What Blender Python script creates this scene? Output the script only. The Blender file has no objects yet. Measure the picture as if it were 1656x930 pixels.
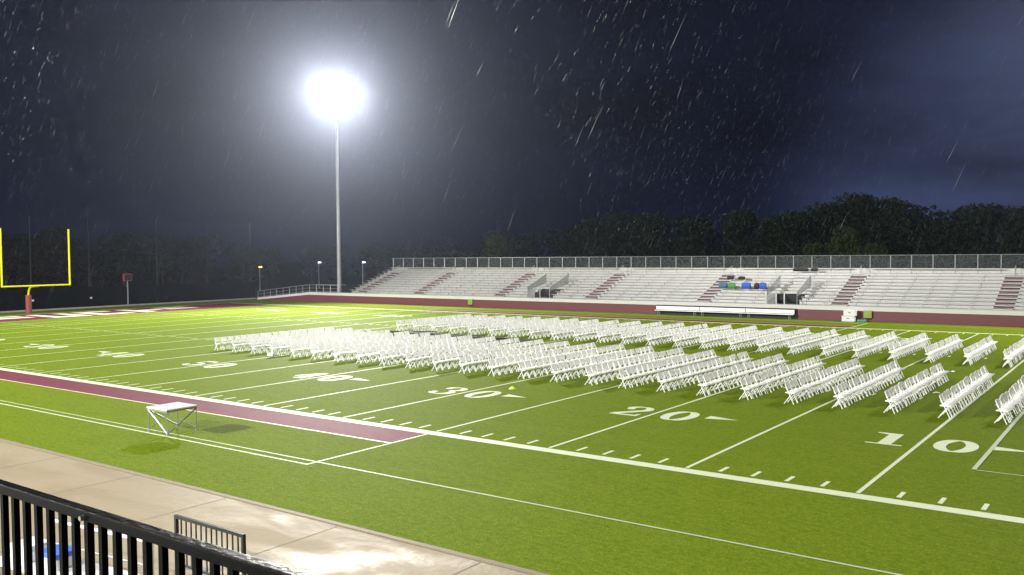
import bpy, math, random
from mathutils import Vector, Matrix
random.seed(7)
C = bpy.context.scene.collection
S = bpy.context.scene
R = math.radians
# ---------------------------------------------------------------- camera
yaw, pit, rol = -0.6334, -0.0372, -0.0088
cy, sy, cp, sp = math.cos(yaw), math.sin(yaw), math.cos(pit), math.sin(pit)
fw = Vector((sy*cp, cy*cp, sp)); rt = Vector((cy, -sy, 0)); up = rt.cross(fw)
r2 = rt*math.cos(rol) + up*math.sin(rol); u2 = -rt*math.sin(rol) + up*math.cos(rol)
CAM = Vector((42.568, -22.178, 5.947))
cam = bpy.data.cameras.new('camera'); camo = bpy.data.objects.new('camera', cam); C.objects.link(camo)
m = Matrix((( r2.x, u2.x, -fw.x), (r2.y, u2.y, -fw.y), (r2.z, u2.z, -fw.z))).to_4x4(); m.translation = CAM
camo.matrix_world = m
cam.sensor_width = 36; cam.lens = 36*1435.3/1656; cam.clip_start = 0.05; cam.clip_end = 4000
S.camera = camo
# ---------------------------------------------------------------- night sky, exposure
def N(nt, t, **k):
    n = nt.nodes.new(t)
    for a, b in k.items():
        if a[0] == '_': n.inputs[a[1:].replace('_', ' ')].default_value = b
        else: setattr(n, a, b)
    return n
W = bpy.data.worlds.new('World'); S.world = W; W.use_nodes = True
nt = W.node_tree; nt.nodes.clear(); L = nt.links.new
tc = N(nt, 'ShaderNodeTexCoord'); bg = N(nt, 'ShaderNodeBackground'); out = N(nt, 'ShaderNodeOutputWorld')
def dir_glow(az, el, lo, hi):
    d = Vector((math.sin(az)*math.cos(el), math.cos(az)*math.cos(el), math.sin(el)))
    v = N(nt, 'ShaderNodeVectorMath', operation='DOT_PRODUCT'); v.inputs[1].default_value = d
    L(tc.outputs['Generated'], v.inputs[0])
    r = N(nt, 'ShaderNodeMapRange', interpolation_type='SMOOTHSTEP'); r.inputs['From Min'].default_value = lo; r.inputs['From Max'].default_value = hi
    L(v.outputs['Value'], r.inputs['Value']); return r.outputs['Result']
nz = N(nt, 'ShaderNodeTexNoise', _Scale=3.2, _Detail=5.0, _Roughness=0.55)
mp = N(nt, 'ShaderNodeMapping'); mp.inputs['Scale'].default_value = (1, 1, 3.2); L(tc.outputs['Generated'], mp.inputs[0]); L(mp.outputs[0], nz.inputs['Vector'])
nr = N(nt, 'ShaderNodeMapRange'); nr.inputs['From Min'].default_value = .3; nr.inputs['From Max'].default_value = .7; nr.inputs['To Min'].default_value = .35; nr.inputs['To Max'].default_value = 1.4
L(nz.outputs['Fac'], nr.inputs['Value'])
m1 = N(nt, 'ShaderNodeMix', data_type='RGBA'); m1.inputs['A'].default_value = (.0032, .0052, .0165, 1); m1.inputs['B'].default_value = (.040, .056, .125, 1)
L(dir_glow(R(-2), R(-1), .935, 1.0), m1.inputs['Factor'])
m2 = N(nt, 'ShaderNodeMix', data_type='RGBA', blend_type='MULTIPLY'); m2.inputs['Factor'].default_value = 1
L(m1.outputs['Result'], m2.inputs['A']); L(nr.outputs['Result'], m2.inputs['B'])
L(m2.outputs['Result'], bg.inputs['Color']); bg.inputs['Strength'].default_value = 1.0
L(bg.outputs[0], out.inputs['Surface'])
S.view_settings.view_transform = 'Standard'; S.view_settings.look = 'None'; S.view_settings.gamma = 1
S.view_settings.use_curve_mapping = False; S.view_settings.exposure = 0.0
S.render.engine = 'CYCLES'
S.cycles.use_denoising = True
S.cycles.max_bounces = 6; S.cycles.volume_bounces = 0; S.cycles.transparent_max_bounces = 24
S.cycles.sample_clamp_indirect = 4; S.cycles.caustics_reflective = False; S.cycles.caustics_refractive = False
LAMP_W = 135000.0
LAMPS = [(-46.5, 60.0, 1.25, 0), (47.0, 62.0, .55, 0), (30.0, -60.0, 1.15, 7), (-34.0, -60.0, 5.0, 7)]   # the four floodlight poles
# ---------------------------------------------------------------- helpers
class MB:
    def __init__(s): s.v = []; s.f = []
    def add(s, vs, fs):
        b = len(s.v); s.v += [tuple(v) for v in vs]; s.f += [tuple(b+i for i in f) for f in fs]; return s
    def box(s, x0, y0, z0, x1, y1, z1):
        return s.add([(x0,y0,z0),(x1,y0,z0),(x1,y1,z0),(x0,y1,z0),(x0,y0,z1),(x1,y0,z1),(x1,y1,z1),(x0,y1,z1)],
              [(0,3,2,1),(4,5,6,7),(0,1,5,4),(1,2,6,5),(2,3,7,6),(3,0,4,7)])
    def bar(s, a, b, w, h, upv=(0,0,1)):
        a = Vector(a); b = Vector(b); d = (b-a).normalized(); u = Vector(upv)
        if abs(d.dot(u)) > .99: u = Vector((1,0,0))
        sd = d.cross(u).normalized()*w/2; u = sd.normalized().cross(d)*h/2
        vs = [p+q for p in (a, b) for q in (-sd-u, sd-u, sd+u, -sd+u)]
        return s.add(vs, [(0,1,2,3),(7,6,5,4),(0,4,5,1),(1,5,6,2),(2,6,7,3),(3,7,4,0)])
    def tube(s, a, b, r0, r1=None, n=8):
        r1 = r0 if r1 is None else r1
        a = Vector(a); b = Vector(b); d = (b-a).normalized(); u = Vector((0,0,1)) if abs(d.z) < .95 else Vector((1,0,0))
        x = d.cross(u).normalized(); y = d.cross(x)
        vs = [p + (x*math.cos(2*math.pi*k/n)+y*math.sin(2*math.pi*k/n))*r for p, r in ((a,r0),(b,r1)) for k in range(n)]
        fs = [(k, (k+1)%n, n+(k+1)%n, n+k) for k in range(n)] + [tuple(range(n-1,-1,-1)), tuple(range(n,2*n))]
        return s.add(vs, fs)
    def path(s, pts, r, n=8):
        for a, b in zip(pts, pts[1:]): s.tube(a, b, r, n=n)
        return s
    def poly(s, pts, z): return s.add([(x, y, z) for x, y in pts], [tuple(range(len(pts)))])
    def rect(s, x0, y0, x1, y1, z): return s.poly([(x0,y0),(x1,y0),(x1,y1),(x0,y1)], z)
    def prism(s, pts, z0, z1):
        n = len(pts); return s.add([(x,y,z0) for x,y in pts]+[(x,y,z1) for x,y in pts],
            [tuple(range(n-1,-1,-1)), tuple(range(n,2*n))]+[(k,(k+1)%n,n+(k+1)%n,n+k) for k in range(n)])
    def extr(s, prof, x0, x1):      # profile in (y,z) extruded along x
        n = len(prof); return s.add([(x0,y,z) for y,z in prof]+[(x1,y,z) for y,z in prof],
            [tuple(range(n)), tuple(range(2*n-1,n-1,-1))]+[(k,n+k,n+(k+1)%n,(k+1)%n) for k in range(n)])
    def mesh(s, name, mat):
        me = bpy.data.meshes.new(name); me.from_pydata(s.v, [], s.f); me.validate(); me.materials.append(mat); return me
    def obj(s, name, mat, parent=None, bevel=0, smooth=False):
        o = bpy.data.objects.new(name, s.mesh(name, mat)); C.objects.link(o)
        if parent: o.parent = parent
        if smooth:
            for p in o.data.polygons: p.use_smooth = True
        if bevel:
            b = o.modifiers.new('bevel', 'BEVEL'); b.width = bevel; b.segments = 2
        return o
def tag(o, label=None, cat=None, group=None, kind=None):
    if label: o['label'] = label
    if cat: o['category'] = cat
    if group: o['group'] = group
    if kind: o['kind'] = kind
    return o
def thing(name, label, cat, loc=(0,0,0), rz=0, group=None):
    o = bpy.data.objects.new(name, None); C.objects.link(o); o.location = loc; o.rotation_euler = (0,0,rz)
    o.empty_display_size = .2
    return tag(o, label, cat, group)
def kids(o): return [c for c in C.objects if c.parent == o]
def tree_of(o): return (o, [tree_of(c) for c in kids(o)])
def copy_tree(t, parent=None):
    o, ch = t; c = o.copy(); C.objects.link(c); c.parent = parent
    for k in ch: copy_tree(k, c)
    return c
# materials
def mat(name, col, rough=.6, metal=0., noise=None, bump=None, emit=None, coord='Object', spec=.5):
    """noise = list of (scale, amount, colour2) mixed in one after the other; bump = (scale, strength)"""
    m = bpy.data.materials.new(name); m.use_nodes = True; nt = m.node_tree; L = nt.links.new
    b = nt.nodes['Principled BSDF']; b.inputs['Roughness'].default_value = rough; b.inputs['Metallic'].default_value = metal
    b.inputs['Specular IOR Level'].default_value = spec
    tc = N(nt, 'ShaderNodeTexCoord'); prev = None; base = (*col, 1)
    b.inputs['Base Color'].default_value = base
    for sc, amt, c2 in (noise or []):
        n = N(nt, 'ShaderNodeTexNoise', _Scale=1.0, _Detail=6.0, _Roughness=.6)
        mp = N(nt, 'ShaderNodeMapping'); mp.inputs['Scale'].default_value = sc if isinstance(sc, tuple) else (sc,)*3
        L(tc.outputs[coord], mp.inputs[0]); L(mp.outputs[0], n.inputs['Vector'])
        r = N(nt, 'ShaderNodeMapRange'); r.inputs['From Min'].default_value = .35; r.inputs['From Max'].default_value = .65; r.inputs['To Max'].default_value = amt
        L(n.outputs['Fac'], r.inputs['Value'])
        x = N(nt, 'ShaderNodeMix', data_type='RGBA'); L(r.outputs['Result'], x.inputs['Factor'])
        if prev: L(prev, x.inputs['A'])
        else: x.inputs['A'].default_value = base
        x.inputs['B'].default_value = (*c2, 1); prev = x.outputs['Result']
    if prev: L(prev, b.inputs['Base Color'])
    if bump:
        n = N(nt, 'ShaderNodeTexNoise', _Scale=bump[0], _Detail=5.0); L(tc.outputs[coord], n.inputs['Vector'])
        bp = N(nt, 'ShaderNodeBump', _Strength=bump[1], _Distance=.02); L(n.outputs['Fac'], bp.inputs['Height']); L(bp.outputs[0], b.inputs['Normal'])
    if emit:
        b.inputs['Emission Color'].default_value = (*emit[0], 1); b.inputs['Emission Strength'].default_value = emit[1]
    return m
def alpha_mesh(name, col, pitch, frac, rough=.6, metal=0., ax=0, plain=False):
    """wire mesh: crossed diagonal wires cut out of the surface, in object space"""
    m = bpy.data.materials.new(name); m.use_nodes = True; nt = m.node_tree; L = nt.links.new
    b = nt.nodes['Principled BSDF']; b.inputs['Base Color'].default_value = (*col, 1); b.inputs['Roughness'].default_value = rough; b.inputs['Metallic'].default_value = metal
    tc = N(nt, 'ShaderNodeTexCoord'); sx = N(nt, 'ShaderNodeSeparateXYZ'); L(tc.outputs['Object'], sx.inputs[0])
    res = []
    for sg in (1, -1):
        a = N(nt, 'ShaderNodeMath', operation='MULTIPLY_ADD'); L(sx.outputs[2], a.inputs[0]); a.inputs[1].default_value = sg; L(sx.outputs[ax], a.inputs[2])
        if plain:
            L(sx.outputs[ax if sg == 1 else 2], a.inputs[0]); a.inputs[1].default_value = 0
            L(sx.outputs[ax if sg == 1 else 2], a.inputs[2])
        d = N(nt, 'ShaderNodeMath', operation='DIVIDE'); L(a.outputs[0], d.inputs[0]); d.inputs[1].default_value = pitch
        f = N(nt, 'ShaderNodeMath', operation='FRACT'); L(d.outputs[0], f.inputs[0])
        c = N(nt, 'ShaderNodeMath', operation='LESS_THAN'); L(f.outputs[0], c.inputs[0]); c.inputs[1].default_value = frac; res.append(c)
    mx = N(nt, 'ShaderNodeMath', operation='MAXIMUM'); L(res[0].outputs[0], mx.inputs[0]); L(res[1].outputs[0], mx.inputs[1])
    L(mx.outputs[0], b.inputs['Alpha']); return m
M = {}
M['ground'] = mat('dark_grass', (.020,.030,.012), .9, noise=[(.3,.6,(.03,.03,.02))], spec=.2)
M['turf'] = mat('turf', (.148,.208,.010), .75, noise=[((.05,.09,1),.5,(.19,.235,.014)), ((.35,1.0,1),.85,(.100,.155,.004)), ((1.3,2.6,1),.9,(.088,.142,.004)), ((5,7,5),.9,(.19,.245,.014)), ((16,16,16),.8,(.070,.115,.003))], bump=(40,1.0), spec=.02)
M['line'] = mat('line_paint', (.58,.62,.50), .6, noise=[((2,5,2),.4,(.58,.64,.42)), (18,.6,(.44,.56,.26))], bump=(55,.5), spec=.3)
M['line_thin'] = mat('line_turf', (.40,.47,.32), .6, noise=[(25,.3,(.30,.40,.2))], spec=.3)
M['maroon_turf'] = mat('maroon_turf', (.125,.022,.042), .7, noise=[(12,.4,(.10,.02,.035))], bump=(55,.6), spec=.12)
M['cream'] = mat('cream_paint', (.62,.56,.36), .6, noise=[(25,.3,(.5,.5,.3))])
M['edge'] = mat('edge_strip', (.20,.165,.12), .7, noise=[(4,.5,(.15,.12,.09))])
M['kerb'] = mat('kerb', (.42,.40,.37), .6, noise=[(2,.5,(.3,.29,.27))])
M['wall'] = mat('maroon_wall', (.120,.020,.028), .55, noise=[((.6,.6,3),.5,(.095,.016,.024)), (8,.3,(.15,.032,.04))])
M['fascia'] = mat('fascia', (.56,.56,.55), .45, noise=[((.5,.5,3),.4,(.46,.46,.45))])
M['alu'] = mat('aluminium_plank', (.41,.415,.40), .42, .35, noise=[((.35,2,2),.6,(.31,.315,.30)), ((4,4,4),.3,(.47,.47,.45))])
M['alu_riser'] = mat('aluminium_riser', (.26,.265,.26), .55, .3, noise=[((.5,2,2),.4,(.26,.26,.25))])
M['deck'] = mat('deck', (.40,.42,.41), .45, .2, noise=[(1.5,.4,(.32,.35,.34))])
M['tread'] = mat('maroon_tread', (.055,.010,.016), .7)
M['galv'] = mat('galvanised', (.34,.36,.37), .42, .5, noise=[(3,.3,(.26,.28,.29))])
M['netpole'] = mat('net_pole_paint', (.022,.025,.028), .8, spec=.1)
M['link'] = alpha_mesh('chain_link', (.13,.15,.16), .05, .10, .5, .4)
M['grid'] = alpha_mesh('rail_mesh', (.20,.21,.21), .06, .42, .6, .2, ax=1)
M['gridx'] = alpha_mesh('rail_mesh_back', (.20,.21,.21), .06, .42, .6, .2, ax=0)
M['net'] = alpha_mesh('netting', (.012,.013,.015), .045, .05, .8, 0, ax=1, plain=True)
M['screen'] = mat('windscreen', (.003,.004,.006), .9, noise=[((1,.5,.5),.6,(.005,.006,.008))], spec=.03)
M['dark'] = mat('painted_dark', (.030,.031,.032), .9)  # dark colour painted in for shade inside the entrances and behind the benches
M['black'] = mat('black_paint', (.002,.002,.002), .5, 0, noise=[(30,.4,(.003,.003,.003))], spec=.04)
M['black_wet'] = mat('black_paint_wet', (.002,.002,.002), .38, 0, bump=(30,.35), spec=.10)
M['green_black'] = mat('dark_green_paint', (.010,.013,.009), .4, noise=[(20,.4,(.015,.018,.013))])
M['bolt'] = mat('bolt_steel', (.25,.25,.25), .35, .8)
M['chair'] = mat('chair_resin', (.84,.85,.83), .38, noise=[(9,.3,(.74,.75,.74))])
M['chair_leg'] = mat('chair_frame', (.78,.79,.77), .42, noise=[(9,.3,(.52,.53,.52))])
M['yellow'] = mat('goal_yellow', (.74,.72,.012), .4, noise=[(2,.3,(.66,.66,.012))])
M['pad'] = mat('goal_pad', (.24,.05,.05), .6, noise=[(4,.4,(.19,.04,.04))])
M['pole'] = mat('pole_steel', (.24,.24,.26), .5, .3, noise=[((2,2,.3),.4,(.5,.5,.52))])
M['head'] = mat('lamp_housing', (.35,.35,.35), .5, .4)
M['glass_on'] = mat('lamp_lens', (.9,.9,.9), .3, emit=((1.,.97,.92), 60))
M['white'] = mat('white_plastic', (.72,.73,.74), .4, noise=[(5,.3,(.62,.63,.64))])
M['bench'] = mat('bench_white', (.82,.82,.82), .4, noise=[(2,.3,(.64,.63,.64))])
M['podium'] = mat('podium_deck', (.60,.60,.63), .4, .2, noise=[(6,.4,(.52,.52,.55))])
M['lime'] = mat('lime_box', (.20,.27,.03), .5, noise=[(5,.5,(.25,.31,.05))])
M['teal'] = mat('teal_fabric', (.05,.25,.20), .7)
M['blue'] = mat('blue_fabric', (.025,.09,.48), .7, noise=[(8,.5,(.03,.12,.38))])
M['slate'] = mat('slate_fabric', (.06,.13,.24), .7, noise=[(8,.5,(.04,.09,.18))])
M['leafgreen'] = mat('green_fabric', (.07,.26,.06), .7, noise=[(8,.5,(.05,.18,.05))])
M['blackfab'] = mat('black_fabric', (.012,.012,.013), .7)
M['blue_lid'] = mat('blue_lid', (.05,.15,.62), .35)
M['paleblue'] = mat('pale_blue', (.42,.55,.58), .4)
M['paint_y'] = mat('yellow_disc', (.62,.72,.06), .4)
M['bark'] = mat('bark', (.05,.042,.035), .9, noise=[((4,4,1),.5,(.03,.025,.02))])
M['rain'] = mat('rain_water', (.17,.185,.22), .25)
def concrete():
    m = mat('wet_concrete', (.245,.20,.118), .5, noise=[((.08,.2,1),.5,(.27,.235,.165)), ((.5,1.1,1),.35,(.23,.185,.11)), (14,.25,(.26,.235,.185))], bump=(5,.6))
    nt = m.node_tree; L = nt.links.new; b = nt.nodes['Principled BSDF']; tc = N(nt, 'ShaderNodeTexCoord')
    n = N(nt, 'ShaderNodeTexNoise', _Scale=1.0, _Detail=5.0, _Distortion=.6); mp = N(nt, 'ShaderNodeMapping'); mp.inputs['Scale'].default_value = (.30,.9,1)
    L(tc.outputs['Object'], mp.inputs[0]); L(mp.outputs[0], n.inputs['Vector'])
    r = N(nt, 'ShaderNodeMapRange'); r.inputs['From Min'].default_value = .42; r.inputs['From Max'].default_value = .6
    r.inputs['To Min'].default_value = .50; r.inputs['To Max'].default_value = .75
    L(n.outputs['Fac'], r.inputs['Value']); L(r.outputs['Result'], b.inputs['Roughness']); b.inputs['Specular IOR Level'].default_value = .24
    return m
M['concrete'] = concrete()
M['joint'] = mat('joint', (.19,.155,.10), .8)
def foliage(name, c1, c2):
    m = bpy.data.materials.new(name); m.use_nodes = True; nt = m.node_tree; L = nt.links.new; b = nt.nodes['Principled BSDF']
    g = N(nt, 'ShaderNodeNewGeometry'); mx = N(nt, 'ShaderNodeMix', data_type='RGBA'); mx.inputs['A'].default_value = (*c1,1); mx.inputs['B'].default_value = (*c2,1)
    L(g.outputs['Random Per Island'], mx.inputs['Factor']); L(mx.outputs['Result'], b.inputs['Base Color']); b.inputs['Roughness'].default_value = .7
    b.inputs['Specular IOR Level'].default_value = .03
    return m
M['leaf_dark'] = foliage('leaves_dark', (.009,.015,.009), (.022,.033,.018))
M['leaf_mid'] = foliage('leaves_mid', (.024,.040,.012), (.045,.060,.020))

# ================================================================ SETTING
YD = .9144; FW = 48.77
def st(b, name, m, **k): return tag(b.obj(name, m, **k), kind='structure')
st(MB().rect(-700,-500,700,900,-.03), 'ground', M['ground'])
st(MB().rect(-60.7,-8.7,62,55.9,0), 'turf_field', M['turf'])
st(MB().rect(-62,-24,62,-8.88,.0), 'concrete_path', M['concrete'])
k = MB()
for xx in range(-60, 61, 4): k.rect(xx-.012, -24, xx+.012, -8.9, .004)
k.rect(-62, -14.0, 62, -13.98, .004)
st(k, 'paving_joint', M['joint'])
k = MB()
x = -62.0
while x < 62: k.box(x, -8.82, -.02, x+3.048, -8.70, .012); x += 3.05
st(k, 'kerb', M['edge'])
Z1, Z2, Z3 = .004, .008, .012
ln = MB()
for s in (-1, 1):                                   # sidelines
    y = 0 if s < 0 else FW
    ln.rect(-54.9, y-.25, 54.9, y+.20, Z2)
for g in (-1, 1): ln.rect(g*54.86-.12, .2, g*54.86+.12, FW-.25, Z3)
st(ln, 'sideline', M['line'])
ln = MB()
for yd in range(-50, 51, 5):
    ln.rect(yd*YD-.055, .30, yd*YD+.055, FW-.36, Z1)
st(ln, 'yard_line', M['line'])
ln = MB()
for yd in range(-49, 50):
    if yd % 5 == 0: continue
    for y in (.42, 16.0, 32.2, FW-1.02): ln.rect(yd*YD-.055, y, yd*YD+.055, y+.60, Z1)
st(ln, 'hash_mark', M['line'])
# team areas: maroon strips, cream border, thin coach lines
for s, nm in ((1, 'near'), (-1, 'far')):
    Y = (lambda v: v) if s == 1 else (lambda v: FW - v)
    def rr(b, x0, y0, x1, y1, z): b.rect(x0, min(Y(y0),Y(y1)), x1, max(Y(y0),Y(y1)), z)
    b = MB(); rr(b, -22.86, -.26, 22.86, -1.90, Z1); st(b, 'maroon_strip', M['maroon_turf'])
    b = MB(); rr(b, -22.86, -1.90, 22.86, -1.99, Z1); st(b, 'strip_border', M['cream'])
    b = MB(); rr(b, 22.86, -.26, 22.95, -5.42, Z1); rr(b, -22.95, -.26, -22.86, -5.42, Z1); rr(b, -22.86, -5.34, 22.86, -5.42, Z1); st(b, 'coach_line', M['line'])
b = MB(); b.rect(-54, -5.06, 61.9, -4.99, Z2); b.rect(-54, 53.6, 61.9, 53.67, Z2)
for g in (-1, 1):
    b.rect(g*38.5-.06, 4.45, g*38.5+.06, 44.3, Z3) if g > 0 else b.rect(-38.56, 4.45, -38.44, 44.3, Z3)
    x0, x1 = sorted((g*38.56, g*54.7)); b.rect(x0, 4.39, x1, 4.45, Z3); b.rect(x0, 44.3, x1, 44.36, Z3)
st(b, 'thin_pitch_line', M['line_thin'])
# end zone
for g in (-1, 1):
    x0, x1 = sorted((g*45.80, g*54.70))
    st(MB().rect(x0, .3, x1, FW-.4, Z2), 'end_zone', M['maroon_turf'])
    b = MB(); rnd = random.Random(5); y = 3.4
    for q in range(8):                              # big pale block shapes, too flat to read in the photograph
        a0, a1 = x0+1.1, x1-1.1; w = 3.9
        kk = q % 4
        if kk == 0: b.rect(a0, y, a1, y+1.2, Z3); b.rect(a0, y+2.7, a1, y+w, Z3); b.rect(a1-1.8, y+1.2, a1, y+2.7, Z3)
        if kk == 1: b.rect(a0, y, a1, y+1.3, Z3); b.rect(a0, y+1.3, a0+1.8, y+w, Z3); b.rect(a1-1.8, y+1.3, a1, y+w, Z3)
        if kk == 2: b.rect(a0, y+.3, a1, y+1.6, Z3); b.rect((a0+a1)/2-.9, y+1.6, (a0+a1)/2+.9, y+w, Z3)
        if kk == 3: b.rect(a0, y, a0+1.8, y+w, Z3); b.rect((a0+a1)/2-.9, y, (a0+a1)/2+.9, y+w, Z3); b.rect(a0+1.8, y, (a0+a1)/2-.9, y+1.2, Z3)
        y += 4.75
    st(b, 'end_zone_marking', M['line'])
# yard numbers: flat, thick uprights and thin horizontals
def stroke(b, pts, wx, wy, z, closed=False):
    n = len(pts); Lp, Rp = [], []
    for i, p in enumerate(pts):
        a = pts[(i-1) % n] if (closed or i > 0) else p; c = pts[(i+1) % n] if (closed or i < n-1) else p
        t = Vector((c[0]-a[0], c[1]-a[1])).normalized(); nn = Vector((-t.y, t.x))
        w = math.hypot(nn.x*wx, nn.y*wy)/2
        Lp.append((p[0]+nn.x*w, p[1]+nn.y*w, z)); Rp.append((p[0]-nn.x*w, p[1]-nn.y*w, z))
    e = n if closed else n-1
    b.add(Lp+Rp, [(i, (i+1) % n, n+(i+1) % n, n+i) for i in range(e)])
def arc(cx, cy, rx, ry, a0, a1, n=14): return [(cx+rx*math.cos(R(a0+(a1-a0)*i/n)), cy+ry*math.sin(R(a0+(a1-a0)*i/n))) for i in range(n+1)]
def digit(d, z):
    b = MB(); T, t = .36, .13                    # cell 1.2 wide, 1.9 high
    if d == 0: stroke(b, arc(.6, .95, .43, .885, 0, 360, 36)[:-1], .36, .13, z, True)
    if d == 1:
        b.rect(.05, 0, 1.12, .13, z); b.rect(.40, .13, .80, 1.9, z); b.poly([(.02,1.9),(.02,1.77),(.40,1.62),(.40,1.9)], z)
    if d == 2:
        stroke(b, arc(.58, 1.40, .40, .44, 175, -40, 16)+[(.45,.55),(.15,.19)], .34, .15, z); b.poly([(.04,0),(1.16,0),(1.16,.42),(1.04,.42),(1.0,.19),(.04,.19)], z+.001)
        b.poly(arc(.27, 1.32, .17, .15, 0, 345, 14), z+.001)
    if d == 3:
        stroke(b, arc(.56, 1.42, .42, .41, 165, -82, 16), .34, .13, z); stroke(b, arc(.56, .50, .45, .44, 82, -165, 16), .36, .13, z+.001)
        b.poly(arc(.20, 1.42, .16, .14, 0, 345, 14), z+.002); b.poly(arc(.18, .46, .16, .14, 0, 345, 14), z+.002)
    if d == 4:
        b.rect(.62, 0, .98, 1.9, z); b.rect(.02, .48, 1.16, .62, z+.001); stroke(b, [(.66,1.82),(.08,.58)], .18, .14, z+.002); b.rect(.44, 0, 1.14, .12, z+.003)
    if d == 5:
        b.rect(.14, 1.62, 1.06, 1.9, z); b.rect(.14, .98, .28, 1.62, z); stroke(b, arc(.55, .58, .44, .52, 125, -160, 18), .36, .13, z+.001); b.poly(arc(.20, .42, .16, .14, 0, 345, 14), z+.002)
    return b
def put_digit(d, x, y, flip):
    b = digit(d, Z1)
    o = b.obj('yard_number', M['line']); o['kind'] = 'structure'; o.location = (x, y, 0)
    if flip: o.rotation_euler = (0, 0, math.pi)
    return o
for yd in range(-40, 41, 10):
    num = 50-abs(yd); X = yd*YD
    for flip in (False, True):
        s = -1 if flip else 1; y = 6.45 if not flip else FW-6.45
        put_digit(num//10, X - s*(.30+1.2), y, flip); put_digit(0, X + s*.38, y, flip)
        if yd:
            g = 1 if yd > 0 else -1; same = (g == s); yy = y + s*1.25
            xb = X + g*(1.92 if same else 1.92)
            o = MB().poly([(xb, yy-.30), (xb+g*1.15, yy), (xb, yy+.30)][::g], Z1).obj('yard_arrow', M['line']); o['kind'] = 'structure'

# ================================================================ FAR STAND
DK = 1.15; X0, X1 = -42.4, 44.0
w = thing('retaining_wall', 'long maroon retaining wall with white band below the far stand', 'wall')
MB().box(-48, 56.0, 0, 46, 56.3, .90).obj('wall_face', M['wall'], w)
MB().box(-48, 55.96, .90, 46, 56.32, 1.24).obj('white_band', M['fascia'], w)
MB().box(-48.01, 55.93, 1.24, 46, 56.32, 1.28).obj('coping', M['galv'], w)
MB().box(-48, 56.32, .0, 46, 57.55, DK).obj('walkway_deck', M['deck'], w)
rp = thing('access_ramp', 'maroon sided ramp sloping down from the left end of the far stand', 'ramp')
MB().extr([(0,0),(0,0),(0,0)], 0, 0) if False else None
def xprism(b, prof, y0, y1):
    n = len(prof); b.add([(x,y0,z) for x,z in prof]+[(x,y1,z) for x,z in prof], [tuple(range(n)), tuple(range(2*n-1,n-1,-1))]+[(k,n+k,n+(k+1)%n,(k+1)%n) for k in range(n)]); return b
xprism(MB(), [(-58.6,-.02),(-48.02,-.02),(-48.02,.90),(-58.6,.02)], 56.0, 57.5).obj('ramp_side', M['wall'], rp)
xprism(MB(), [(-58.6,.02),(-48.02,.90),(-48.02,1.24),(-58.6,.28)], 55.96, 57.52).obj('ramp_slab', M['fascia'], rp)
rl = thing('guard_railing', 'galvanised pipe guard railing along the ramp left of the far stand', 'railing')
pts = [(-58.5, 56.0, .28), (-48.1, 56.0, 1.28), (-42.5, 56.0, 1.28)]
for hh, r in ((.92, .035), (.50, .022), (.12, .022)):
    MB().path([(a, b_, c+hh) for a, b_, c in pts], r).obj('rail', M['galv'], rl)
MB().path([(-48.1,57.4,1.28+.92),(-42.5,57.4,1.28+.92)], .03).obj('rail', M['galv'], rl)
for i in range(13):
    x = -58.5+i*1.333; z = .28+max(0, min(1, (x+58.5)/10.4))*1.0
    MB().tube((x,56.0,z-.2),(x,56.0,z+.92), .035).obj('post', M['galv'], rl)
sd = thing('bleacher_stand', 'long aluminium bleacher stand with maroon aisle steps across the field', 'grandstand')
NR = 11; D = .745; RS = .272; Y0 = 57.6
AIS = [-40.3, -30.6, -18.2, -6.1, 6.65, 19.5, 32.3]; AW = .75
PORT = [(-14.0, -11.0), (13.0, 15.9)]
segs = []
edges = [X0] + [e for a in AIS for e in (a-AW, a+AW)] + [X1]
segs = [(edges[i], edges[i+1]) for i in range(0, len(edges), 2)]
# stepped footboards / risers under the seats, one solid profile per seating section, notched at the two entrances
def stepprof(n0, n1):
    pr = [(Y0+n0*D, 0)]
    for k_ in range(n0, n1): pr += [(Y0+k_*D, DK+(k_)*RS), (Y0+(k_+1)*D, DK+(k_)*RS)]
    pr += [(Y0+n1*D, 0)]; return pr
fb = MB()
cuts = []
xs = X0
for p0, p1 in PORT:
    fb.extr(stepprof(0, NR), xs, p0); fb.extr(stepprof(4, NR), p0, p1); xs = p1
fb.extr(stepprof(0, NR), xs, X1)
fb.obj('footboard', M['alu_riser'], sd)
for k_ in range(NR):
    y = Y0+k_*D; z = DK+k_*RS
    for a, b_ in segs:
        parts = [(a, b_)]
        if k_ < 4:
            for p0, p1 in PORT:
                parts = [q for s0, s1 in parts for q in ([(s0, p0), (p1, s1)] if s0 < p0 and s1 > p1 else [(s0, s1)])]
        for s0, s1 in parts:
            ry = MB(); x = s0+.05
            while x < s1-.06:                       # plank ends butt every few metres
                e = min(x+5.5, s1-.05); ry.box(x, y+.28, z+.40, e-.012, y+.56, z+.44); x = e
            xx = s0+.5
            while xx < s1: ry.box(xx-.012, y+.40, z+.0, xx+.012, y+.46, z+.40); xx += 1.83
            ry.obj('seat_plank', M['alu'], sd)
    ff = MB()
    for s0, s1 in [(X0, PORT[0][0]), (PORT[0][1], PORT[1][0]), (PORT[1][1], X1)] if k_ < 4 else [(X0, X1)]:
        ff.box(s0+.01, y-.03, z-.20, s1-.01, y-.006, z+.012)
    if k_ > 0: ff.obj('riser_board', M['alu'], sd)
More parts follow.
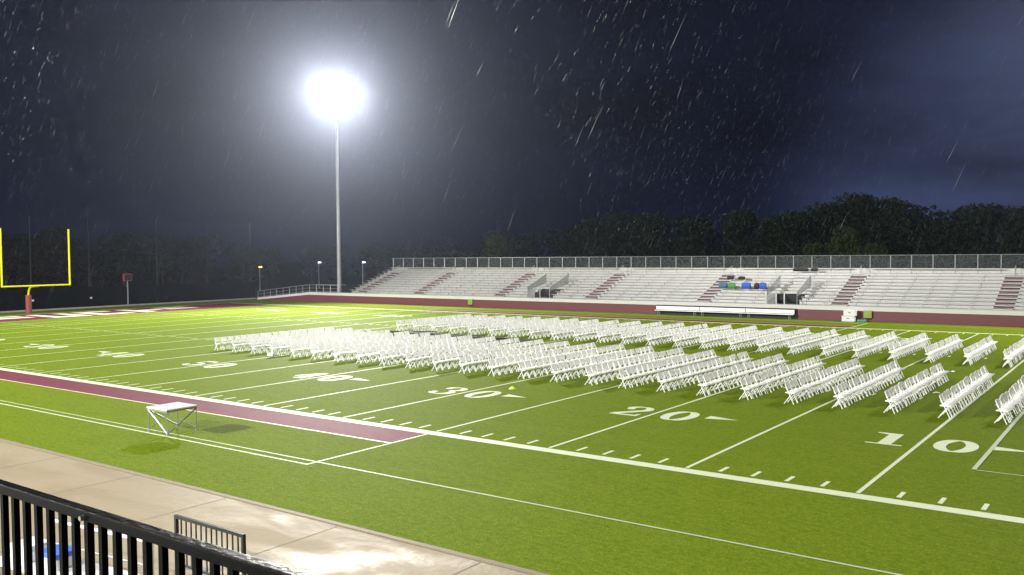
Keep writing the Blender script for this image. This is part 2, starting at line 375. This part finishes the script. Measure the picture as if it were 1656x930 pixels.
for a in AIS:
    s_ = MB(); t_ = MB()
    for k_ in range(NR-1):
        y = Y0+k_*D; z = DK+k_*RS
        s_.box(a-AW+.02, y+D*.45, z, a+AW-.02, y+D, z+RS*.5)
        t_.box(a-AW+.03, y-.06, z-.10, a+AW-.03, y+.20, z+.02)
        t_.box(a-AW+.03, y+D*.45-.03, z+RS*.5-.03, a+AW-.03, y+D*.45+.08, z+RS*.5+.012)
    s = s_.obj('aisle_stair', M['alu'], sd); t_.obj('maroon_nosing', M['tread'], s)
    hr = MB(); hy = Y0+NR*D-.9; hz = DK+(NR-1)*RS
    hr.path([(a,hy-.2,hz-.2),(a,hy-.2,hz+.55),(a,hy+.3,hz+.75),(a,hy+.3,hz+.1)], .03); hr.obj('hand_loop', M['galv'], s)
for p0, p1 in PORT:
    for xx in (p0, p1):
        b = MB(); ys = [Y0+.1, Y0+4*D, Y0+4*D+1.3, Y0+4*D+1.3]
        za, zb = DK+.95, DK+4*RS+1.15
        b.add([(xx, Y0+.05, DK+.75), (xx, Y0+4*D+.9, DK+4*RS+.42), (xx, Y0+4*D+.9, DK+4*RS+1.45), (xx, Y0+.9, DK+1.45), (xx, Y0+.05, DK+1.2)], [(0,1,2,3,4)])
        pn = b.obj('entrance_side_panel', M['grid'], sd)
        MB().path([(xx,Y0+.05,DK),(xx,Y0+.05,DK+1.2),(xx,Y0+.9,DK+1.45),(xx,Y0+4*D+.9,DK+4*RS+1.45),(xx,Y0+4*D+.9,DK+4*RS+.1)], .03).obj('panel_frame', M['galv'], pn)
    MB().box(p0+.02, Y0+4*D-.02, .4, p1-.02, Y0+4*D-.012+.0, DK+4*RS-.05).obj('entrance_dark_sheet', M['dark'], sd)  # solid dark sheet, painted as the unlit depth of the entrance
    MB().box(p0+.03, Y0+.02, DK-.3, p1-.03, Y0+4*D-.03, DK+.01).obj('entrance_floor', M['dark'], sd)  # floor coloured dark as part of the shaded entrance interior
    for xx in (p0+.06, p0+1.0, p0+1.75): MB().box(xx-.05, Y0-.02, DK, xx+.05, Y0+.08, DK+1.2).obj('entrance_post', M['galv'], sd)
    b = MB().box(p0, Y0+.0, DK+.0, p0+.9, Y0+.02, DK+.95).obj('entrance_gate', M['gridx'], sd)
    MB().path([(p0+1.9,Y0+4*D,DK+4*RS+1.3),(p1,Y0+4*D,DK+4*RS+1.3)], .03).obj('entrance_rail', M['galv'], sd)
# rear chain-link fence of the stand
FY = Y0+NR*D+.12; FZ = DK+(NR-1)*RS+.42
fc = thing('chain_link_fence', 'galvanised chain link fence along the top of the far stand', 'fence')
MB().add([(X0,FY,FZ),(X1,FY,FZ),(X1,FY,FZ+1.28),(X0,FY,FZ+1.28)], [(0,1,2,3)]).obj('wire_mesh', M['link'], fc)
MB().tube((X0,FY-.03,FZ+1.28),(X1,FY-.03,FZ+1.28), .022).obj('top_rail', M['galv'], fc)
MB().box(X0, FY-.06, FZ-.40, X1, FY+.04, FZ+.06).obj('kick_board', M['alu'], fc)
x = X0+.3
while x < X1:
    MB().tube((x,FY-.06,FZ-.4),(x,FY-.06,FZ+1.30), .045).obj('fence_post', M['galv'], fc); x += 1.83
# ================================================================ LEFT END: screen fence and tall net
nf = thing('screened_fence', 'black windscreen fence on a pale kerb behind the left goal post', 'fence')
MB().box(-61.06, -14, .12, -61.0, 57.5, 2.5).obj('windscreen', M['screen'], nf)
MB().box(-61.12, -14, -.02, -60.72, 57.5, .16).obj('kerb', M['kerb'], nf)
tn = thing('ball_net', 'tall dark ball stop net on grey poles behind the left goal post', 'net')
MB().add([(-61.3,-14,2.4),(-61.3,57,2.4),(-61.3,57,10.6),(-61.3,-14,10.6)], [(0,1,2,3)]).obj('netting', M['net'], tn)
for y in (-13, -5, 3, 11, 19, 26.8, 33.6, 42.5, 50, 57):
    p = MB().tube((-61.25,y,0),(-61.25,y,10.8), .10, .06).obj('net_pole', M['netpole'], tn)
    if y in (26.8, 33.6): MB().box(-61.0,y-.10,1.1,-60.9,y+.10,1.3).obj('white_tag', M['white'], p)
# play clock
pc = thing('play_clock', 'small dark play clock with maroon rim on a grey post left of the field', 'clock', (-60.3, 37.9, 0))
MB().tube((0,0,0),(0,0,3.1), .07).obj('post', M['galv'], pc)
bx = MB().box(-.15,-.55,3.1,.15,.55,4.0).obj('casing', M['pad'], pc, bevel=.02)
MB().box(.15,-.44,3.2,.165,.44,3.9).obj('display', M['blackfab'], bx)
MB().path([(.0,0,2.6),(.15,-.3,2.4)], .03).obj('bracket', M['galv'], pc)
# goal post
for gx, rz, lab in ((-54.86, 0, 'yellow gooseneck goal post with maroon padding at the left end of the field'),):
    g = thing('goal_post', lab, 'goal post', (gx, 24.38, 0))
    MB().tube((-1.95,0,0),(-1.95,0,2.0), .30, .30, 20).obj('padding', M['pad'], g, smooth=False)
    n_ = [(-1.95,0,0),(-1.95,0,2.05),(-1.88,0,2.4),(-1.65,0,2.72),(-1.25,0,2.92),(-.6,0,2.98),(0,0,3.0)]
    MB().path(n_, .10, 12).obj('gooseneck', M['yellow'], g)
    MB().tube((0,-3.6,3.05),(0,3.6,3.05), .085, n=12).obj('crossbar', M['yellow'], g)
    for s in (-1, 1): MB().tube((0,s*3.56,3.0),(0,s*3.56,9.15), .095, n=12).obj('upright', M['yellow'], g)
# ================================================================ floodlight poles
def flood_pole(x, y, k, hx, label):
    ang = math.atan2(24.4-y, 0-x)
    t = thing('floodlight_pole', label, 'floodlight', (x, y, 0), ang, 'floodlight poles round the field')
    MB().tube((0,0,0),(0,0,26+hx), .30, .15, 16).obj('pole', M['pole'], t, smooth=False)
    MB().tube((0,0,0),(0,0,.6), .50, .46, 16).obj('base', M['kerb'], t)
    for r_, z in enumerate((26.1+hx, 27.0+hx, 27.9+hx, 28.8+hx)):
        MB().box(-.07, -2.35, z-.06, .07, 2.35, z+.06).obj('crossarm', M['head'], t)
        for q in range(7):
            yy = -2.25+q*.75
            hd = MB().tube((.12,yy,z),(.62,yy,z-.16), .20, .40, 14).obj('lamp_head', M['head'], t)
            MB().tube((.635,yy,z-.165),(.65,yy,z-.17), .385, .385, 14).obj('lens', M['glass_on'], hd)
    MB().tube((0,0,25.5+hx),(0,0,29.2+hx), .12, .10, 10).obj('mast', M['pole'], t)
    for zz in (12, 16): MB().box(-.2,-.12,zz,-.1,.12,zz+.5).obj('service_box', M['pole'], t)
    # wide lamps at both ends of the bank, and (far left pole) one more aimed down at the left half of the field
    beams = [(-1.6, k/2, 128 if hx == 0 else 96, None), (1.6, k/2, 128 if hx == 0 else 96, None)]
    if x < 0 and hx == 0: beams.append((0, 1.3, 84, Vector((-26, 10, 0))))
    for by, bk, size, aim in beams:
        l = bpy.data.lights.new('floodlight_lamp', 'SPOT'); l.energy = LAMP_W*bk; l.shadow_soft_size = .6; l.color = (1., .965, .90)
        l.spot_size = R(size); l.spot_blend = .7
        lo = bpy.data.objects.new('floodlight_lamp', l); C.objects.link(lo); lo.parent = t; lo.location = (2.0, by, 27.3+hx)
        if aim:
            d = (aim-Vector((x, y, 27.3))); d.rotate(Matrix.Rotation(-ang, 3, 'Z')); lo.rotation_euler = d.to_track_quat('-Z', 'Y').to_euler()
        else: lo.rotation_euler = (0, -R(90-(24 if hx == 0 else 30)), 0)
    return t
LL = ['tall floodlight pole glowing beside the left end of the far stand', 'tall floodlight pole beyond the right end of the far stand',
      'tall floodlight pole behind the near stand on the right', 'tall floodlight pole behind the near stand on the left']
for (x, y, k, hx), lb in zip(LAMPS, LL): flood_pole(x, y, k, hx, lb)
# distant lamps, two on posts and one orange wall lamp
def far_lamp(x, y, z, label, col, st_, warm):
    t = thing('distant_lamp', label, 'lamp', (x, y, 0), 0, 'distant lamps beyond the left end')
    MB().tube((0,0,0),(0,0,z), .09, .06).obj('post', M['galv'], t)
    MB().tube((0,0,z),(.55,-.3,z+.12), .05).obj('arm', M['galv'], t)
    mm = mat('far_lamp_lens', (.8,.8,.8), emit=(col, st_))
    h = MB().box(.35,-.5,z+.06,.85,-.1,z+.18).obj('lamp_head', M['head'], t)
    MB().box(.38,-.47,z-.10,.82,-.13,z+.055).obj('lens', mm, h)
far_lamp(-84.5, 90, 4.8, 'small white street lamp glowing left of the floodlight pole', (.70,.85,1), 7, 0)
far_lamp(-72.9, 90, 4.8, 'small white street lamp glowing right of the floodlight pole', (.70,.85,1), 7, 0)
far_lamp(-82.5, 75, 4.2, 'orange glowing building wall lamp far beyond the left corner of the field', (1,.42,.10), 7, 1)  # wall lamp of a far building, modelled on an added post

# ================================================================ TREES
def crown_mesh(seed, n, leafmat):
    rnd = random.Random(seed); b = MB(); lobes = []
    for i in range(15):
        a = rnd.uniform(0, 6.28); rr_ = rnd.uniform(.05,.34); z = rnd.uniform(.22,.86)
        rr_ *= 1.0 if z < .62 else .6
        lobes.append((rr_*math.cos(a), rr_*math.sin(a), z, rnd.uniform(.11,.21)))
    lobes.append((0,0,.82,.15)); lobes.append((0.05,0,.55,.25))
    for i in range(n):
        lx, ly, lz, lr = rnd.choice(lobes)
        d = Vector((rnd.gauss(0,1), rnd.gauss(0,1), rnd.gauss(0,1))).normalized()*lr*rnd.uniform(.55,1.12)**.6
        p = Vector((lx,ly,lz))+Vector((d.x,d.y,d.z*.85))
        s = rnd.uniform(.010,.021)
        q = Vector((rnd.gauss(0,1), rnd.gauss(0,1), rnd.gauss(0,1))).normalized(); u = q.orthogonal().normalized()*s; v = q.cross(u).normalized()*s*.7
        b.add([p-u, p-v, p+u, p+v], [(0,1,2,3)])
    return b.mesh('crown', leafmat)
crowns = [crown_mesh(s, 5200, M['leaf_dark']) for s in (1, 2, 3, 4)]
crown_green = crown_mesh(9, 5200, M['leaf_mid'])
def trunk_mesh(seed):
    rnd = random.Random(seed); b = MB(); b.tube((0,0,0),(0,0,.30), .026, .019, 8); b.tube((0,0,.30),(.01,.01,.70), .019, .006, 8)
    for i in range(6):
        a = rnd.uniform(0,6.28); z = rnd.uniform(.22,.5); b.tube((0,0,z),(.22*math.cos(a),.22*math.sin(a),z+rnd.uniform(.12,.25)), .010, .003, 6)
    return b.mesh('trunk', M['bark'])
trunks = [trunk_mesh(s) for s in (1, 2)]
def tree(x, y, h, wd, label, group, cm=None):
    i = random.randrange(4)
    t = thing('leafy_tree', label, 'tree', (x, y, 0), random.uniform(0, 6.28), group)
    for nm, me in (('crown', cm or crowns[i]), ('trunk', trunks[i % 2])):
        o = bpy.data.objects.new(nm, me); C.objects.link(o); o.parent = t; o.scale = (wd, wd, h)
ORD = ['first','second','third','fourth','fifth','sixth','seventh','eighth','ninth','tenth','eleventh','twelfth','thirteenth','fourteenth','fifteenth','sixteenth','seventeenth','eighteenth','nineteenth','twentieth','twenty-first','twenty-second','twenty-third','twenty-fourth','twenty-fifth']
RT = [(-35.1,12.3),(-30.3,13.2),(-24,12.4),(-16.5,12.1),(-9.4,12.8),(-3.4,11.7),(0,12.2),(3.6,13.3),(7.7,14.6),(11.3,13.5),(14.6,12.6),(17.6,10.6),(20.8,11.6),(24.2,12.3),(28,11.6),(32,11.9),(37,12.4)]
for i, (x, h) in enumerate(RT):
    tree(x, 108+random.uniform(-3,3), h/.97, h*random.uniform(.95,1.15), f'dark broadleaf tree behind the far stand, {ORD[len(RT)-1-i]} from the right end', 'dark trees behind the far stand')
tree(9.9, 93, 9.9, 8.2, 'lighter green tree in front of the dark trees right of centre', 'lit trees just behind the stand', crown_green)
tree(6.6, 91.5, 7.6, 7.0, 'low lighter green tree left of the taller lighter green one', 'lit trees just behind the stand', crown_green)
tree(13.8, 92, 7.4, 7.2, 'low lighter green tree right of the taller lighter green one', 'lit trees just behind the stand', crown_green)
tree(-44.6, 93, 9.8, 9.5, 'hazy green tree above the left part of the far stand', 'lit trees just behind the stand', crown_green)
MT = [(-111.9,8),(-100,8.5),(-88.9,8.9),(-78.5,9.4),(-68.8,9.8),(-59,10.5),(-51,9.6),(-42.5,11)]
for i, (x, h) in enumerate(MT):
    tree(x, 110+random.uniform(-2,2), h/.97, h*1.35, f'dim hazy tree beyond the floodlight pole, {ORD[i]} from the left', 'dim trees beyond the floodlight pole')
LT = [(28,10.4),(33,9.6),(37.2,10.1),(41.6,9.4),(46.2,10.9),(50.9,9.1),(55.9,10.6),(61.2,9.7),(66.8,9.2),(72.8,10.3),(79,8.8),(86,8.4)]
for i, (y, h) in enumerate(LT):
    tree(-92+random.uniform(-3,3), y, h, h*1.2, f'black tree behind the ball net, {ORD[i]} from the left', 'black trees behind the ball net')

# ================================================================ CHAIRS
def seat_mb():
    b = MB(); b.prism([(-.17,-.20),(.20,-.215),(.225,-.19),(.225,.19),(.20,.215),(-.17,.20)], .425, .455); return b
def back_mb():
    b = MB(); x0, z0, x1, z1 = -.118, .55, -.185, .80
    for s0, s1 in ((0,1),):
        b.add([(x0-.01,-.18,z0),(x0-.01,.18,z0),(x1-.01,.18,z1),(x1-.01,-.18,z1),(x0+.012,-.18,z0),(x0+.012,.18,z0),(x1+.012,.18,z1),(x1+.012,-.18,z1)],
              [(0,3,2,1),(4,5,6,7),(0,1,5,4),(1,2,6,5),(2,3,7,6),(3,0,4,7)])
    return b
def leg_front(s): return MB().bar((-.185, s*.20, .79), (.17, s*.20, 0), .026, .036, (0,1,0))
def leg_rear(s): return MB().bar((.10, s*.185, .43), (-.22, s*.185, 0), .024, .034, (0,1,0))
def brace(i): return MB().bar((.105,-.185,.14),(.105,.185,.14), .018, .018) if i else MB().bar((-.16,-.174,.10),(-.16,.174,.10), .018, .018)
ch0 = thing('folding_chair', 'white folding chair', 'chair')
seat_mb().obj('seat', M['chair'], ch0); back_mb().obj('backrest', M['chair'], ch0)
for s in (-1, 1): leg_front(s).obj('leg', M['chair_leg'], ch0)
for s in (-1, 1): leg_rear(s).obj('leg', M['chair_leg'], ch0)
brace(0).obj('brace', M['chair_leg'], ch0); brace(1).obj('brace', M['chair_leg'], ch0)
whole = MB()
for b in (seat_mb(), back_mb(), leg_front(-1), leg_front(1), leg_rear(-1), leg_rear(1), brace(0), brace(1)): whole.add(b.v, b.f)
chairs = []
for r_ in range(-1, 25):                       # near block, rows counted from the right
    for k_ in range(20): chairs.append(('near', r_, k_, 38.38-r_*1.841-.17+random.uniform(-.012,.012), 12.25+k_*.512))
for r_ in range(-1, 24):                       # far block
    for k_ in range(19): chairs.append(('far', r_, k_, 36.40-r_*1.841-.17+random.uniform(-.012,.012), 29.0+k_*.50))
def px(x, y, z=.4):
    d = Vector((x,y,z))-CAM; w_ = d.dot(fw); return 828+1435*d.dot(r2)/w_
def dist(c): return math.hypot(c[3]-CAM.x, c[4]-CAM.y)
rs = {b: 0 for b in ('near', 'far')}
inview = sorted([c for c in chairs if px(c[3], c[4]) < 1665], key=dist)
single = inview[:300]; sset = set((c[0], c[1], c[2]) for c in single)
T = tree_of(ch0); used = False
def jit(): return random.gauss(0,.022), random.gauss(0,.018), random.gauss(0, R(2.0 if random.random() < .93 else 7))
for c in single:
    blk, r_, k_, x, y = c
    o = ch0 if not used else copy_tree(T); used = True
    a, b_, rz = jit(); o.location = (x+a, y+b_, .004); o.rotation_euler = (0,0,rz)
    row = 'row at the right picture edge' if (r_ <= 0) else f'{ORD[r_]} row from the right'
    if r_ == -1: row = 'row cut by the right picture edge'
    if r_ == 0: row = 'first row from the right'
    pos = f'{ORD[k_]} chair from the near end'
    tag(o, f'white folding chair, {blk} block, {row}, {pos}', 'chair', 'white folding chairs in rows on the field')
rest = MB()
for c in chairs:
    if (c[0], c[1], c[2]) in sset: continue
    a, b_, rz = jit(); ca, sa = math.cos(rz), math.sin(rz)
    rest.add([(c[3]+a+vx*ca-vy*sa, c[4]+b_+vx*sa+vy*ca, vz+.004) for vx, vy, vz in whole.v], whole.f)
tag(rest.obj('folding_chairs', M['chair']), 'white folding chairs filling the farther rows of both blocks', 'chairs', 'white folding chairs in rows on the field', 'stuff')

# ================================================================ THINGS ON AND AROUND THE FIELD
# conductor's platform
pf = thing('platform', 'silver square podium platform on braced legs beside the near maroon strip', 'platform', (15.27, -4.72, .0))
H = .60
MB().box(-H,-H,.82,H,H,.87).obj('deck_board', M['podium'], pf, bevel=.008)
MB().box(-H+.03,-H+.03,.77,H-.03,H-.03,.818).obj('deck_frame', M['galv'], pf)
cs = [(-H+.05,-H+.05),(H-.05,-H+.05),(H-.05,H-.05),(-H+.05,H-.05)]
for i in range(4):
    a = cs[i]; MB().tube((a[0],a[1],.03),(a[0],a[1],.77), .013).obj('leg', M['galv'], pf); MB().tube((a[0],a[1],0),(a[0],a[1],.04), .045, .035, 10).obj('foot', M['galv'], pf)
    if i in (1, 3):
        for q in (0, 2): MB().tube((a[0]+.02*(i-2),a[1],.06),(cs[q][0],cs[q][1],.76), .024).obj('strut', M['galv'], pf)
MB().tube((cs[0][0],cs[0][1],.10),(cs[3][0],cs[3][1],.74), .012).obj('brace', M['galv'], pf)
MB().tube((cs[2][0],cs[2][1],.10),(cs[1][0],cs[1][1],.74), .012).obj('brace', M['galv'], pf)
# team benches along the far wall
for i, lab in enumerate(('white team bench against the maroon wall, leftmost of three', 'white team bench against the maroon wall, middle of three', 'white team bench against the maroon wall, rightmost of three')):
    t = thing('team_bench', lab, 'bench', (2.85+i*4.52, 55.25, 0), 0, 'team benches by the far wall')
    MB().box(0,-.02,.40,4.46,.30,.46).obj('seat', M['bench'], t, bevel=.01)
    MB().box(0,.34,.50,4.46,.39,.83).obj('backrest', M['bench'], t, bevel=.01)
    for x in (.35, 4.1):
        MB().path([(x,-.02,0),(x,.02,.40),(x,.34,.44),(x,.40,.82)], .03).obj('leg', M['galv'], t)
        MB().tube((x,.30,.42),(x,.42,0), .03).obj('leg', M['galv'], t)
MB_ = None
d = tag(MB().box(2.7, 55.93, .0, 16.5, 55.955, .93).obj('bench_shade_sheet', M['dark']), 'added dark sheet for the shade behind the white team benches', 'shade sheet')  # added sheet, coloured dark for the gap behind the benches
# two white boxes, green boxes
def cooler(x, y, z, wx, label, mt):
    t = thing('storage_box', label, 'box', (x, y, z), 0, 'white boxes by the far wall')
    MB().box(-wx/2,-.25,0,wx/2,.25,.40).obj('body', mt, t, bevel=.03)
    MB().box(-wx/2-.02,-.27,.405,wx/2+.02,.27,.48).obj('lid', mt, t, bevel=.02)
    MB().box(-.12,-.275,.25,.12,-.262,.30).obj('handle', M['blackfab'], t)
cooler(21.05, 55.45, .004, 1.02, 'lower white box on the turf under another white box', M['white'])
cooler(21.18, 55.45, .49, .98, 'upper white box stacked on another before the maroon wall', M['white'])
bg_ = thing('gear_bag', 'small teal bag on the turf right of the white boxes', 'bag', (22.1, 55.5, .004))
MB().prism([(-.35,-.15),(.35,-.15),(.38,0),(.35,.15),(-.35,.15),(-.38,0)], 0, .18).obj('body', M['teal'], bg_, bevel=.04)
MB().path([(-.2,0,.17),(-.1,0,.28),(.1,0,.28),(.2,0,.17)], .015).obj('strap', M['blackfab'], bg_)
for x, y, lab in ((22.5, .30, 'lime green box on the maroon wall right of the white boxes'), (-20.6, .30, 'lime green box on the maroon wall at the far left')):
    t = thing('wall_box', lab, 'box', (x, 55.80, .32), 0, 'lime boxes on the far wall')
    MB().box(-.33,-.0,0,.33,.19,.62).obj('casing', M['lime'], t, bevel=.02); MB().box(-.27,-.012,.06,.27,-.002,.56).obj('door', M['lime'], t)
    MB().box(-.2,.02,-.10,.2,.16,-.004).obj('bracket', M['blackfab'], t)
# bags and cases left on the stand seats
def seat_z(row): return Y0+row*D+.42, DK+row*RS+.445
def bag(x, row, wd, h, mt, label, cat='bag', grp='bags left on the far stand seats'):
    y, z = seat_z(row); t = thing('duffel_bag' if cat == 'bag' else 'instrument_case', label, cat, (x, y, z), 0, grp)
    n = 10; b = MB()
    b.add([(sx*wd/2*(1-.12*(abs(math.sin(2*math.pi*k/n))>.9)), .17*math.cos(2*math.pi*k/n), h/2+h/2*math.sin(2*math.pi*k/n)) for sx in (-1,1) for k in range(n)],
          [(k,(k+1)%n,n+(k+1)%n,n+k) for k in range(n)]+[tuple(range(n-1,-1,-1)),tuple(range(n,2*n))])
    b.obj('body', mt, t); MB().path([(-wd*.2,-.1,h*.9),(-wd*.1,-.12,h*1.12),(wd*.1,-.12,h*1.12),(wd*.2,-.1,h*.9)], .018).obj('strap', M['blackfab'], t)
bag(7.75, 3, .80, .62, M['slate'], 'slate blue bag on the stand seats, leftmost of the bags')
bag(8.62, 3, .72, .60, M['leafgreen'], 'green bag on the stand seats between two blue ones')
bag(10.1, 3, .85, .66, M['blue'], 'bright blue bag on the stand seats right of the green one')
bag(11.15, 3, .42, .60, M['blackfab'], 'black bag on the stand seats beside the rightmost blue one')
bag(11.75, 3, .62, .64, M['blue'], 'rightmost bright blue bag on the stand seats')
bag(7.6, 6, .62, .34, M['blackfab'], 'small black bag on a higher seat above the slate bag')
bag(8.75, 6, .62, .34, M['blackfab'], 'small black bag on a higher seat above the blue bags')
bag(13.9, 9, 1.45, .32, M['blackfab'], 'long black case on a high seat above the right entrance', 'case', 'black cases on the upper seats')
bag(15.25, 9, .62, .32, M['blackfab'], 'short black case on a high seat right of the long one', 'case', 'black cases on the upper seats')
# black folded things lying between the two chair blocks
piles = [(x_+.9, y_, l_, r_) for x_, y_, l_, r_ in [(-4.6,26.0,2.0,.02),(-2.4,26.6,2.2,.0),(.4,25.4,2.4,-.05),(2.7,25.9,1.9,.1),(4.3,25.3,1.6,-.15),(5.9,25.6,1.7,-.1),(7.4,25.2,1.9,-.2)]]
for i, (x, y, ln_, rz) in enumerate(piles):
    t = thing('folded_stand_pile', f'low black pile of folded stands between the chair blocks, {ORD[i]} from the left', 'pile', (x, y, .01), rz+.3, 'black piles between the chair blocks')
    rnd = random.Random(i)
    for q in range(4):
        yy = rnd.uniform(-.30,.30); z = .05+.085*q
        MB().bar((-ln_/2+rnd.uniform(-.2,.2), yy, z), (ln_/2+rnd.uniform(-.2,.2), yy+rnd.uniform(-.25,.25), z), .16, .07).obj('folded_stand', M['blackfab'], t)
# small things on the turf
def disc(x, y, mt, label):
    t = thing('marker_cone', label, 'cone', (x, y, .005)); MB().tube((0,0,0),(0,0,.08), .17, .07, 18).obj('body', mt, t, smooth=False); MB().tube((0,0,.081),(0,0,.10), .07, .05, 14).obj('rim', mt, t)
disc(19.42, 9.32, M['paint_y'], 'flat yellow marker disc on the turf above the 30')
def paper(x, y, rz, label, s=.13):
    b = MB(); b.add([(-s,-s*.7,0),(0,-s*.7,.03),(s,-s*.7,.005),(s,s*.7,.02),(0,s*.7,.05),(-s,s*.7,.0),(-s,-s*.7,.004),(0,-s*.7,.034),(s,-s*.7,.009),(s,s*.7,.024),(0,s*.7,.054),(-s,s*.7,.004)],
        [(0,1,4,5),(1,2,3,4),(6,11,10,7),(7,10,9,8)])
    o = tag(b.obj('paper_sheet', M['white']), label, 'paper', 'papers dropped on the turf'); o.location = (x, y, .006); o.rotation_euler = (0,0,rz)
paper(35.0, 18.0, .4, 'white paper sheet on the turf between the second and third rows')
paper(34.35, 25.6, 1.1, 'white paper sheet on the turf in the aisle beyond the near block')
cb = thing('water_carton', 'pale blue carton on the turf before the left chairs', 'carton', (-.36, 11.9, .004), .3)
MB().box(-.2,-.14,0,.2,.14,.16).obj('body', M['paleblue'], cb, bevel=.02); MB().box(-.18,-.12,.161,.18,.12,.18).obj('lid', M['white'], cb)

# ================================================================ NEAR STAND EDGE: fence, stair rail, table
FYN = -20.45; FT = 5.00; FL = 4.0
nd = thing('near_stand', 'raised concrete walkway of the near stand under the black fence', 'grandstand')
MB().box(20, -34, 3.8, 62, FYN-.12, 3.96).obj('walkway_slab', M['deck'], nd)
MB().box(20, FYN-.42, 0, 62, FYN-.22, 3.79).obj('front_wall', M['deck'], nd)
nfn = thing('picket_fence', 'thick black picket railing in the lower left foreground', 'railing')
xa, xb = 36.4, 41.3
MB().box(xa, FYN-.018, FT-.045, xb, FYN+.018, FT-.010).obj('top_rail', M['black'], nfn, bevel=.004)
MB().box(xa, FYN-.021, FT-.0095, xb, FYN+.021, FT).obj('cap_rail', M['black_wet'], nfn, bevel=.004)
MB().box(xa, FYN-.018, FL+.10, xb, FYN+.018, FL+.14).obj('bottom_rail', M['black'], nfn)
x = xa+.06; i = 0
while x < xb:
    if i % 12 == 5:
        p = MB().box(x-.013, FYN-.0135, FL-.04, x+.013, FYN+.0135, FT-.046).obj('post', M['black'], nfn)
        MB().tube((x,FYN-.019,FT-.030),(x,FYN-.036,FT-.030), .012, .009, 10).obj('bolt', M['bolt'], p)
    else: MB().box(x-.0120, FYN-.0120, FL+.141, x+.0120, FYN+.0120, FT-.046).obj('picket', M['black'], nfn)
    x += .098; i += 1
sr = thing('stair_railing', 'short dark railing panel standing on the concrete beyond the black fence', 'railing')
MB().bar((27.45,-12.5,1.02),(29.55,-12.5,1.02), .06, .06).obj('top_rail', M['green_black'], sr)
MB().bar((27.45,-12.5,.12),(29.55,-12.5,.12), .04, .04).obj('bottom_rail', M['green_black'], sr)
for x in (27.48, 29.52): MB().box(x-.03,-12.53,0,x+.03,-12.47,.99).obj('post', M['green_black'], sr)
for i in range(12):
    x = 27.48+(i+1)*2.04/13; MB().box(x-.011,-12.511,.14,x+.011,-12.489,.99).obj('baluster', M['green_black'], sr)
# white tables with boxes, seen through the pickets
rk = thing('pipe_rack', 'white pipe rack standing behind the white boxes below the black fence', 'rack', (27.0, -14.05, 0), .12)
MB().path([(-1.5,.3,0),(-1.5,.3,.98),(1.45,.3,.98),(1.45,.3,0)], .03).obj('frame', M['white'], rk)
MB().path([(-1.5,.3,.55),(1.45,.3,.55)], .02).obj('crossbar', M['galv'], rk)
tb = thing('folding_table', 'white folding table below the black fence at lower left', 'table', (27.0, -14.4, 0), .12)
MB().box(-1.6,-.45,.45,1.5,.40,.50).obj('tabletop', M['white'], tb, bevel=.01)
for x in (-1.3, 1.2):
    for y in (-.35, .3): MB().tube((x,y,0),(x,y,.45), .018).obj('leg', M['galv'], tb)
def tbox(x, mt, lid, label):
    t = thing('storage_tub', label, 'tub', (27.0+x*math.cos(.12), -14.4+x*math.sin(.12), .505), .12, 'tubs on the white folding table')
    MB().box(-.26,-.22,0,.26,.22,.20).obj('body', mt, t, bevel=.02); MB().box(-.28,-.24,.202,.28,.24,.29).obj('lid', lid, t, bevel=.01)
tbox(-1.0, M['white'], M['white'], 'white tub on the folding table left of the blue lidded one')
tbox(-.15, M['white'], M['blue_lid'], 'white tub with a blue lid on the white folding table')

# ================================================================ RAIN (drops hang in the air all round) and the wet night air
rnd = random.Random(11); rain = MB()
wind = Vector((-.36, -.20, -1)).normalized()
def drop(p, ln_, r):
    d = (wind+Vector((rnd.gauss(0,.06), rnd.gauss(0,.06), 0))).normalized(); a = p - d*ln_/2; b_ = p + d*ln_/2
    x = d.orthogonal().normalized(); y = d.cross(x); vs = [a] + [p+(d*ln_*.18)+(x*math.cos(q*2.094)+y*math.sin(q*2.094))*r for q in range(3)] + [b_]
    rain.add(vs, [(0,2,1),(0,3,2),(0,1,3),(4,1,2),(4,2,3),(4,3,1)])
for i in range(20000):
    rr_ = 12+62*rnd.random()**.7; az = rnd.uniform(-math.pi, math.pi) if i % 4 == 0 else yaw+rnd.uniform(-.75,.75)
    drop(Vector((CAM.x+rr_*math.sin(az), CAM.y+rr_*math.cos(az), 6.1 + rr_*.36*rnd.random()-rr_*.06)), rnd.uniform(.10,.30), rnd.uniform(.0005,.0011))
for i in range(55):
    rr_ = rnd.uniform(4.5, 13); az = yaw+rnd.uniform(-.6,.6)
    drop(Vector((CAM.x+rr_*math.sin(az), CAM.y+rr_*math.cos(az), 6.2+rr_*.34*rnd.random())), rnd.uniform(.12,.32), rnd.uniform(.0007,.0014))
tag(rain.obj('rain', M['rain']), 'slanting rain drops falling across the night sky', 'rain', None, 'stuff')
hm = bpy.data.materials.new('haze'); hm.use_nodes = True; nt = hm.node_tree; nt.nodes.clear()
pv = N(nt, 'ShaderNodeVolumePrincipled', _Density=.00024, _Anisotropy=.84); pv.inputs['Color'].default_value = (.70,.79,1,1)
ho = N(nt, 'ShaderNodeOutputMaterial'); nt.links.new(pv.outputs[0], ho.inputs['Volume'])
hz = tag(MB().box(-160,-90,-1.03,110,150,42).obj('haze', hm), 'pale rain mist filling the air of the stadium', 'haze', None, 'stuff')
